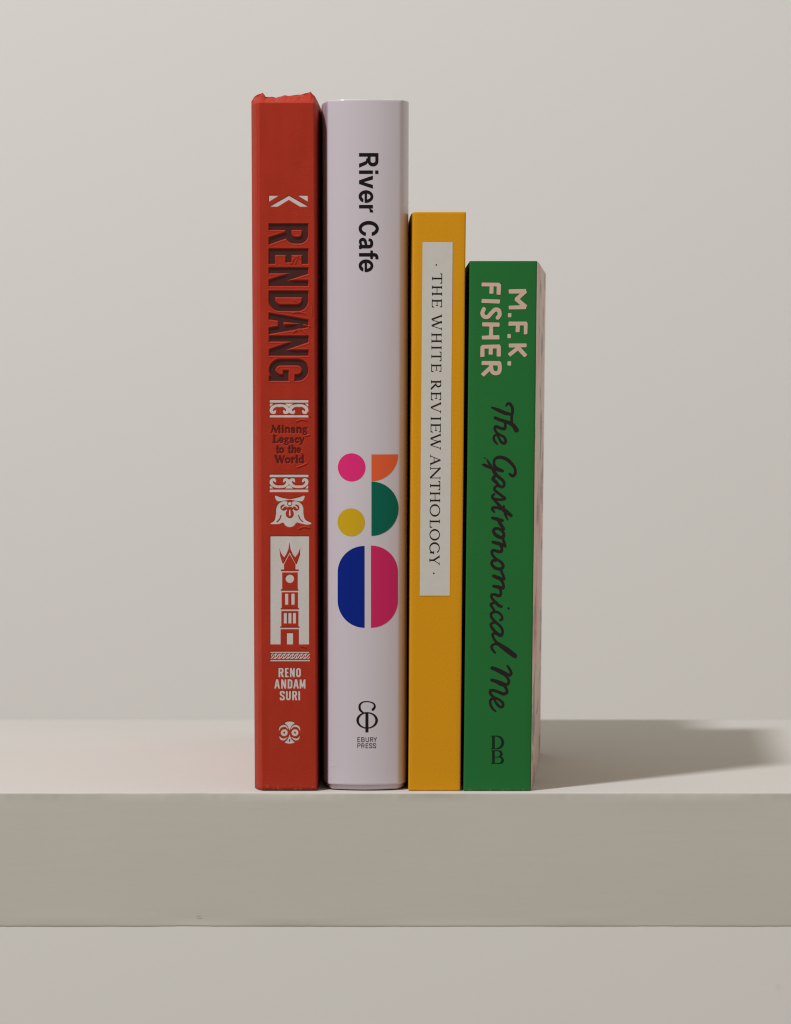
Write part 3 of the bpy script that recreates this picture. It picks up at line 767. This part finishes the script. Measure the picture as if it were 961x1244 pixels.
def river():
    g = []; xb = 436.2
    w_ = 17.4
    g.append(vert([rrect(0, h * .44, w_ * .93, h, (0, 6.3, 6.3, 0)), rrect(s, h * .44 + 3.6, w_ * .93 - s, h - 3.7, (0, 2.6, 2.6, 0), '-'), rect(0, 0, s, h),
                   poly([(w_ * .36, h * .47), (w_ * .62, h * .47), (w_ * .80, h * .38), (w_ * .90, h * .2), (w_ * 1.02, 0), (w_ * 1.02 - 4.9, 0), (w_ * .64, h * .22), (w_ * .54, h * .36), (w_ * .36, h * .38)])], 185.9, xb))
    g.append(vert([rect(0, 0, 4.2, 16.8), rect(0, 19.6, 4.2, 23.5)], 207.0, xb))
    g.append(vert([poly([(0, 16.8), (4.6, 16.8), (7.9, 5.6), (11.3, 16.8), (15.8, 16.8), (10.1, 0), (5.7, 0)])], 213.3, xb))
    def e(y0):
        r = []; W_ = 15.4; H_ = 17.5
        r.append(ell(W_ / 2, H_ / 2 - .35, W_ / 2, H_ / 2 + .2)); r.append(ell(W_ / 2, H_ / 2 - .2, W_ / 2 - 4.0, H_ / 2 - 3.4, '-'))
        r.append(rect(W_ * .55, H_ * .27, W_ + 1, H_ * .40, '-')); r.append(poly([(W_ * .5, H_ * .1), (W_ + 1.5, H_ * .27), (W_ + 1.5, H_ * .42), (W_ * .56, H_ * .42)], '-'))
        r.append(rect(3.2, H_ * .385, W_ - .12, H_ * .385 + 2.9))
        r.append(poly([(W_ * .5, -.4), (W_ * .76, .7), (W_ * .97, H_ * .28), (W_ * .72, H_ * .31), (W_ * .5, 2.9)]))
        return vert(r, y0, xb)
    g.append(e(231.0))
    g.append(vert([rect(0, 0, 4.2, 16.8), poly([(3.5, 10), (5.0, 12.6), (9.0, 13.0), (9.2, 17.2), (6.6, 16.9), (4.0, 13.2)])], 248.9, xb))
    W_, H_ = 18.8, 24.6
    g.append(vert([ell(W_ / 2, h / 2, W_ / 2, H_ / 2), ell(W_ / 2 + .1, h / 2, W_ / 2 - 4.4, H_ / 2 - 3.9, '-'), poly([(W_ * .5, h * .38), (W_ * .66, h * .37), (W_ + 2, h * .33), (W_ + 2, h * .66), (W_ * .66, h * .65), (W_ * .5, h * .62)], '-')], 268.3, xb))
    W_ = 14.2
    g.append(vert([ribbon([(2.4, 11.6), (3.4, 14.4), (6.8, 15.4), (10.0, 14.4), (10.9, 11.5), (10.9, 3.5), (11.6, 0)], [3.6, 3.6, 3.6, 3.9, 4.2, 4.2, 4.0]),
                   ribbon([(11.0, 9.0), (7.5, 8.2), (3.6, 7.2), (2.0, 4.6), (3.4, 1.9), (6.4, 1.6), (9.4, 3.0), (10.8, 5.6)], [2.8, 3.2, 3.8, 4.0, 3.6, 3.0, 2.8, 2.6]), rect(9.6, 0, 13.9, 3)], 288.7, xb))
    g.append(vert([rect(3.1, 0, 7.3, 19), ribbon([(5.2, 17.5), (5.5, 20.2), (7.6, 21.6), (10.6, 21.6)], [4.2, 4.0, 3.7, 3.6]), rect(0, 13.7, 10.4, 16.8)], 304.3, xb))
    g.append(e(315.1))
    return g
ink('title_lettering', river(), M_black, lil, wb, (430, 180, 466, 336), ld_, r=4)
def z6(x, y): return (385 + x / 4.975, 530 + y / 4.976)
k6 = 1 / 4.975
def half(x0, y0, x1, y1, r, side_):
    (a, b), (c, d) = z6(x0, y0), z6(x1, y1); r *= k6
    return [rrect(a, b, c, d, (r, 0, 0, r) if side_ == 'L' else (0, r, r, 0), n=18)]
box6 = (405, 545, 490, 768)
def arcq(cx, cy, r, a0, a1):
    a = np.radians(np.linspace(a0, a1, 24)); return [z6(cx + r * math.cos(t), cy + r * math.sin(t)) for t in a]
ink('pink_disc', [[ell(*z6(210, 188), 84 * k6, 85 * k6)]], M_pink, lil, wb, box6, ld_, label='pink disc printed at the upper left of the pattern')
ink('orange_quarter_disc', [[poly([z6(330, 110)] + arcq(330, 110, 161, 0, 90))]], M_orange, lil, wb, box6, ld_)
ink('green_half_disc', [[poly(arcq(330, 438, 164, -90, 90))]], M_dgreen, lil, wb, box6, ld_)
ink('yellow_disc', [[ell(*z6(207, 520), 83 * k6, 84 * k6)]], M_yel, lil, wb, box6, ld_)
ink('blue_rounded_panel', [half(125, 663, 288, 1157, 162, 'L')], M_blue, lil, wb, box6, ld_)
ink('magenta_rounded_panel', [half(327, 661, 490, 1157, 162, 'R')], M_mag, lil, wb, box6, ld_)
def z7(x, y): return (385 + x / 7.688, 830 + y / 7.69)
eb = [[brush(zz(z7, [(522, 246), (540, 222), (532, 192), (500, 176), (465, 171), (425, 178), (400, 205), (402, 245), (425, 270), (448, 280)]), [3.0, 2.6, 1.9, 1.3, 1.1, 1.5, 2.5, 2.9, 2.0, 1.1])],
      [ell(*z7(469, 347), 13.1, 10.0), ell(*z7(469, 347), 10.0, 8.7, '-')],
      [poly(zz(z7, [(453, 268), (481, 276), (481, 458), (453, 458)]))]]
ink('publisher_mark', eb, M_black, lil, wb, (428, 848, 464, 892), ld_, r=6)
pub = []
for yb, items in ((901.3, (('E', 434.2, 437.6), ('B', 438.9, 442.8), ('U', 444.2, 448.2), ('R', 449.7, 453.4), ('Y', 453.6, 457.8))),
                  (908.7, (('P', 434.2, 437.9), ('R', 439.0, 442.8), ('E', 444.2, 447.4), ('S', 448.4, 452.3), ('S', 453.0, 456.9)))):
    for ch, a, b in items: pub.append(upr(cap(ch, b - a, 5.7, .72, .66), a, yb))
ink('publisher_lettering', pub, M_thinblack, lil, wb, (430, 893, 462, 911), ld_, r=8)

# ------------------------------------------------------------------ 3. yellow book
yb_ = (px2x(528), .0, 0)
yel = thing('paperback_book', 'slim mustard yellow paperback with a long pale label running down its spine', 'book', yb_, GROUP)
def box_path(l, r, flL, flR, depth, rad=.0006, dl=.03, n=4, bow=0.0):
    """l, r: px of the spine edges; flL, flR: px by which the covers stand out behind the joint"""
    p = [(l - flL * 1.35, depth), (l - flL * 1.35, depth * .5), (l - flL, dl), (l - flL * .7, dl * .45), (l - flL * .2, .004), (l, .0018)]
    rp = rad / S
    p += [(l + rp * (1 - math.cos(a)), rad * (1 - math.sin(a))) for a in np.radians(np.linspace(0, 90, n))]
    for t in np.linspace(0, 1, 12)[1:-1]: p.append((l + rp + (r - l - 2 * rp) * t, -bow * math.sin(math.pi * t)))
    p += [(r - rp * (1 - math.cos(a)), rad * (1 - math.sin(a))) for a in np.radians(np.linspace(90, 0, n))]
    p += [(r, .0018), (r + flR * .2, .004), (r + flR * .7, dl * .45), (r + flR, dl), (r + flR * 1.0, depth * .5), (r + flR * 1.0, depth)]
    return p
YT = (BASE - 257.5) * S
cover_shell('cover', box_path(496.3, 559.3, 1.2, .3, .142), box_path(502, 566, 3.6, 0.3, .142), .0001, YT, .0004, M_yellow, yel, yb_, rim=.00022, levels=36, wob=.00003, seed=9)
block('page_block', [(498.5, .0022), (557.5, .0022), (557, .1405), (497.5, .1405)], [(503.5, .0022), (564.5, .0022), (564, .1405), (503, .1405)], .0003, YT - .0003, M_pages, yel, yb_)
lab = [[poly([(513.4, 294.2), (550.0, 294.2), (546.4, 723.4), (510.0, 723.4)])]]
f = Field(505, 290, 556, 728, 2)
for g in lab: f.add(g)
# label: a thin card with its own thickness
q = [(513.4, 294.2), (550.0, 294.2), (546.4, 723.6), (510.0, 723.6)]
V = [(px2x(x), -.00012, (BASE - y) * S) for x, y in q] + [(px2x(x), .0003, (BASE - y) * S) for x, y in q]
lb = mesh_obj('title_label', V, [(0, 3, 2, 1), (0, 1, 5, 4), (1, 2, 6, 5), (2, 3, 7, 6), (3, 0, 4, 7)], M_label, yel); keep(lb, yb_)
tx = []
for ch, a, b in (('T', 332.2, 344.4), ('H', 347.0, 359.0), ('E', 363.4, 373.2), ('W', 382.0, 401.0), ('H', 404.6, 416.4), ('I', 419.6, 425.0), ('T', 427.2, 438.8), ('E', 442.0, 451.6),
                 ('R', 461.8, 472.8), ('E', 476.2, 486.0), ('V', 488.4, 501.8), ('I', 505.8, 511.2), ('E', 514.4, 525.0), ('W', 526.6, 546.0),
                 ('A', 552.4, 565.4), ('N', 567.4, 582.2), ('T', 584.4, 595.4), ('H', 597.4, 610.0), ('O', 612.4, 627.6), ('L', 631.4, 640.8), ('O', 642.6, 656.6), ('G', 658.6, 672.6), ('Y', 674.6, 686.4)):
    m_ = (a + b) / 2
    tx.append(vert(ser(ch, b - a, 12.3), a, 524.9 - .0095 * (m_ - 338)))
tx.append([ell(530.1, 321.8, .95, .95)]); tx.append([ell(527.0, 696.4, .95, .95)])
ink('title_lettering', tx, M_text, yel, yb_, (515, 316, 545, 702), dz(-.00016), r=6)

# ------------------------------------------------------------------ 4. green book
gb = (px2x(605), .0, 0)
gre = thing('paperback_book', 'short green paperback at the right end with black brush script down its spine', 'book', gb, GROUP)
GT = (BASE - 317.0) * S
def strip_path(which, top):
    l, r = (570.6, 652.6) if top else (563.0, 645.0)
    rp = .0006 / S
    if which == 'spine':
        p = [(l, .0022), (l, .0012)]
        p += [(l + rp * (1 - math.cos(a)), .0006 * (1 - math.sin(a))) for a in np.radians(np.linspace(0, 90, 5))]
        for t in np.linspace(0, 1, 12)[1:-1]: p.append((l + rp + (r - l - 2 * rp) * t, -.00015 * math.sin(math.pi * t)))
        p += [(r - rp * (1 - math.cos(a)), .0006 * (1 - math.sin(a))) for a in np.radians(np.linspace(90, 0, 5))]
        p += [(r + .05, .0007)]
        return p
    if which == 'back': return [(l - 1.0, .129), (l - 1.0, .09), (l - .6, .05), (l - .2, .02), (l - .0, .0080), (l, .0022)]
    return [(r + .05, .0007), (r + .4, .0016), (r + 1.8, .006), (r + 5.5, .02), (r + 12, .05), (r + 21.0, .09), (r + 29.5, .129)]
for nm, wh, m_ in (('spine', 'spine', M_green), ('back_cover', 'back', M_green), ('front_cover', 'front', M_art)):
    A, B = np.array(strip_path(wh, False)), np.array(strip_path(wh, True))
    cover_shell(nm, A, B, .0001, GT, .0004 if wh != 'x' else 0, m_, gre, gb, rim=.00018, levels=30, wob=.00003 if wh == 'spine' else 0, seed=13)
block('page_block', [(564.8, .0022), (643.4, .0022), (668, .1275), (565.5, .1275)], [(572.4, .0022), (650.8, .0022), (676, .1275), (573, .1275)], .0003, GT - .0003, M_pages, gre, gb)
def g3(x, y): return (560 + x / 6.908, 300 + y / 6.911)
SW = 5.0
def gl(*strokes):
    out = []
    for p in strokes:
        q = zz(g3, p)
        if len(p) > 3: out.append(brush(q, SW * .98, n=6)); continue
        (x0, y0), (x1, y1) = q; L_ = math.hypot(x1 - x0, y1 - y0); ux, uy = (x1 - x0) / L_, (y1 - y0) / L_
        a_, b_ = (SW / 2 * (.90 + .16 * rng.random()) for _ in range(2)); E1, E2 = 1.1, 1.1
        if L_ < 1: ux, uy, L_ = 1, 0, 1; E1 = E2 = 2.0; a_ = b_ = 2.6
        x0 -= ux * E1; y0 -= uy * E1; x1 += ux * E2; y1 += uy * E2
        r_ = rng.uniform(-.35, .35, 4)
        out.append(rounded([(x0 - uy * a_ + r_[0], y0 + ux * a_), (x0 + uy * a_, y0 - ux * a_ + r_[1]), (x1 + uy * b_ + r_[2], y1 - ux * b_), (x1 - uy * b_, y1 + ux * b_ + r_[3])], .9))
    return out
def rounded(c, r):
    out = []; n = len(c)
    for i in range(n):
        p0, p, p1 = np.array(c[i - 1]), np.array(c[i]), np.array(c[(i + 1) % n])
        a = p + (p0 - p) / np.linalg.norm(p0 - p) * r; b = p + (p1 - p) / np.linalg.norm(p1 - p) * r
        for t in (0, .33, .67, 1): out.append((1 - t) ** 2 * a + 2 * t * (1 - t) * p + t * t * b)
    return poly(out)
fish = [gl([(408, 374), (540, 371)], [(408, 509), (540, 506)], [(540, 373), (466, 438)], [(466, 438), (540, 502)]),
        gl([(408, 572), (409, 573)]), gl([(408, 645), (545, 643)], [(543, 645), (543, 725)], [(478, 645), (476, 708)]), gl([(404, 748), (405, 749)]),
        gl([(408, 828), (542, 826)], [(470, 836), (540, 912)], [(480, 848), (408, 905)]), gl([(405, 976), (406, 977)]),
        gl([(182, 314), (318, 317)], [(318, 320), (316, 394)], [(258, 318), (256, 384)]), gl([(182, 454), (318, 458)]),
        gl([(308, 594), (324, 570), (318, 534), (288, 526), (258, 552), (226, 586), (194, 584), (180, 556), (192, 522)]),
        gl([(185, 650), (316, 652)], [(182, 760), (316, 757)], [(254, 652), (252, 757)]),
        gl([(180, 838), (320, 836)], [(318, 838), (316, 912)], [(250, 838), (248, 896)], [(180, 838), (180, 914)]),
        gl([(182, 974), (322, 976)], [(322, 978), (326, 1020), (316, 1052), (288, 1060), (262, 1046), (254, 1012), (252, 980)], [(250, 1010), (184, 1072)])]
gz = lambda x, y: np.full(x.shape, -.00021)
def gdepth(x, y):
    t = (BASE - y) / 644.0; l = 563.0 + 7.6 * t; r = l + 82
    return -.00015 * np.sin(math.pi * np.clip((x - l) / (r - l), 0, 1)) - .00007
ink('author_lettering', fish, M_cream, gre, gb, (578, 335, 648, 466), gdepth, r=4)
def scr(y0): return lambda x, y: (570 + x / 12.01, y0 + y / 12.01)
def st(y0, *pw):
    f_ = scr(y0); return [brush([f_(p[0], p[1]) for p in pw], [p[2] / 12.01 * 1.18 for p in pw], n=6)]
A_, B_, C_, D_, E_ = 480, 560, 640, 720, 790
script = [
 st(A_, (330, 180, 22), (430, 220, 46), (520, 260, 48), (600, 278, 34)),
 st(A_, (540, 155, 24), (562, 124, 34), (600, 132, 40), (630, 190, 38), (632, 250, 36), (620, 310, 34), (620, 390, 36)),
 st(A_, (688, 508, 62), (650, 450, 52), (600, 412, 46), (520, 382, 42), (450, 360, 42), (380, 332, 40)),
 st(A_, (510, 385, 30), (528, 430, 32), (515, 490, 38), (450, 480, 38), (390, 458, 38), (375, 495, 36), (400, 545, 32), (450, 580, 32), (505, 610, 34), (532, 660, 36), (515, 702, 36), (470, 685, 36), (435, 630, 30),
      (410, 582, 30), (370, 592, 28), (358, 630, 32), (375, 675, 32), (412, 712, 22)),
 st(A_, (590, 1150, 28), (630, 1178, 38), (668, 1150, 36), (670, 1080, 34), (640, 1025, 38), (580, 960, 44), (510, 918, 44), (440, 905, 40), (380, 928, 34), (360, 980, 34), (370, 1030, 40), (410, 1075, 48), (485, 1105, 38)),
 st(A_, (400, 1160, 36), (350, 1090, 40), (300, 1010, 32), (260, 950, 30), (212, 928, 30), (178, 968, 34), (215, 1015, 40), (300, 1052, 42), (400, 1082, 44), (480, 1104, 38)),
 st(B_, (350, 140, 38), (385, 195, 38), (440, 240, 40), (495, 290, 36), (512, 345, 32), (478, 380, 32), (430, 355, 36), (390, 305, 42), (348, 265, 42), (385, 205, 38)),
 st(B_, (478, 378, 32), (420, 362, 30), (376, 380, 30), (370, 420, 32), (420, 465, 34), (480, 510, 34), (520, 545, 34), (470, 562, 30), (410, 560, 32), (355, 550, 34), (336, 515, 32), (368, 482, 24)),
 st(B_, (360, 555, 34), (410, 615, 34), (470, 680, 42), (540, 740, 54), (610, 792, 38)),
 st(B_, (460, 690, 42), (400, 678, 32), (350, 680, 34), (338, 708, 34), (368, 742, 22)),
 st(B_, (505, 650, 18), (510, 710, 30), (530, 790, 30), (560, 852, 18)),
 st(B_, (340, 830, 34), (410, 848, 42), (455, 862, 42), (490, 866, 26)),
 st(B_, (420, 855, 36), (450, 910, 42), (480, 955, 42), (505, 990, 34)),
 st(B_, (430, 984, 30), (380, 985, 34), (354, 1020, 36), (378, 1070, 44), (440, 1108, 42), (490, 1112, 34), (505, 1080, 34), (490, 1030, 34), (430, 984, 30)),
 st(C_, (500, 120, 34), (495, 180, 32), (510, 230, 34), (524, 275, 34)),
 st(C_, (345, 222, 34), (420, 240, 42), (480, 262, 42), (525, 280, 32)),
 st(C_, (450, 258, 34), (474, 310, 34), (468, 355, 36), (430, 362, 36), (375, 345, 34), (335, 352, 36), (334, 395, 34), (365, 440, 32), (410, 480, 32), (460, 510, 34), (495, 560, 36), (480, 605, 34), (430, 615, 38),
      (370, 592, 40), (328, 540, 36), (345, 492, 34), (385, 488, 32)),
 st(C_, (470, 600, 34), (470, 650, 32), (492, 700, 34), (510, 755, 34)),
 st(C_, (355, 715, 38), (420, 742, 48), (470, 760, 40), (508, 764, 28)),
 st(C_, (440, 750, 38), (480, 800, 34), (500, 850, 34), (490, 895, 36), (430, 880, 46), (355, 865, 34)),
 st(C_, (445, 890, 34), (462, 945, 34), (455, 995, 36), (420, 1005, 36), (370, 985, 34), (325, 998, 34), (335, 1045, 32), (385, 1100, 34), (430, 1145, 40), (468, 1160, 36)),
 st(D_, (400, 145, 34), (345, 150, 32), (315, 178, 34), (345, 225, 34), (372, 272, 30)),
 st(D_, (573, 226, 26), (574, 230, 26)),
 st(D_, (450, 398, 26), (476, 388, 32), (478, 345, 30), (440, 298, 30), (380, 278, 30), (325, 300, 34), (322, 350, 34), (358, 400, 34), (400, 440, 34), (455, 490, 34), (486, 550, 32), (480, 605, 34), (450, 622, 40), (390, 580, 40),
      (335, 515, 36), (315, 465, 32), (350, 435, 30), (385, 432, 30)),
 st(D_, (440, 612, 36), (390, 588, 34), (345, 605, 34), (350, 650, 32), (390, 715, 34), (450, 765, 46)),
 st(D_, (420, 740, 40), (480, 785, 54), (560, 840, 64), (665, 920, 58)),
 st(D_, (430, 752, 34), (370, 748, 28), (328, 780, 34), (340, 830, 34), (380, 876, 24)),
 st(E_, (557, 226, 24), (592, 280, 34), (612, 335, 34), (580, 360, 38), (500, 332, 58), (410, 285, 50), (335, 258, 44)),
 st(E_, (520, 360, 32), (568, 415, 32), (578, 465, 34), (540, 500, 38), (465, 485, 58), (390, 450, 44), (328, 434, 38)),
 st(E_, (505, 510, 34), (548, 570, 34), (545, 615, 38), (500, 635, 40), (430, 608, 36), (360, 585, 36), (310, 590, 38), (312, 635, 34), (360, 685, 34), (430, 715, 30), (485, 760, 34), (492, 810, 34), (455, 825, 34), (410, 790, 34),
      (375, 735, 30), (360, 700, 28), (318, 718, 32), (306, 770, 32), (335, 840, 32), (385, 888, 22))]
ink('title_lettering', script, M_ink, gre, gb, (578, 484, 636, 872), gdepth, r=4.5)
dbm = [upr(ser('D', 15.6, 16.4, 3.2, .9), 596.8, 910.0), upr(ser('B', 15.4, 16.4, 3.2, .9), 596.8, 927.8)]
ink('publisher_initials', dbm, M_dkgreen, gre, gb, (592, 888, 618, 932), gdepth, r=6)
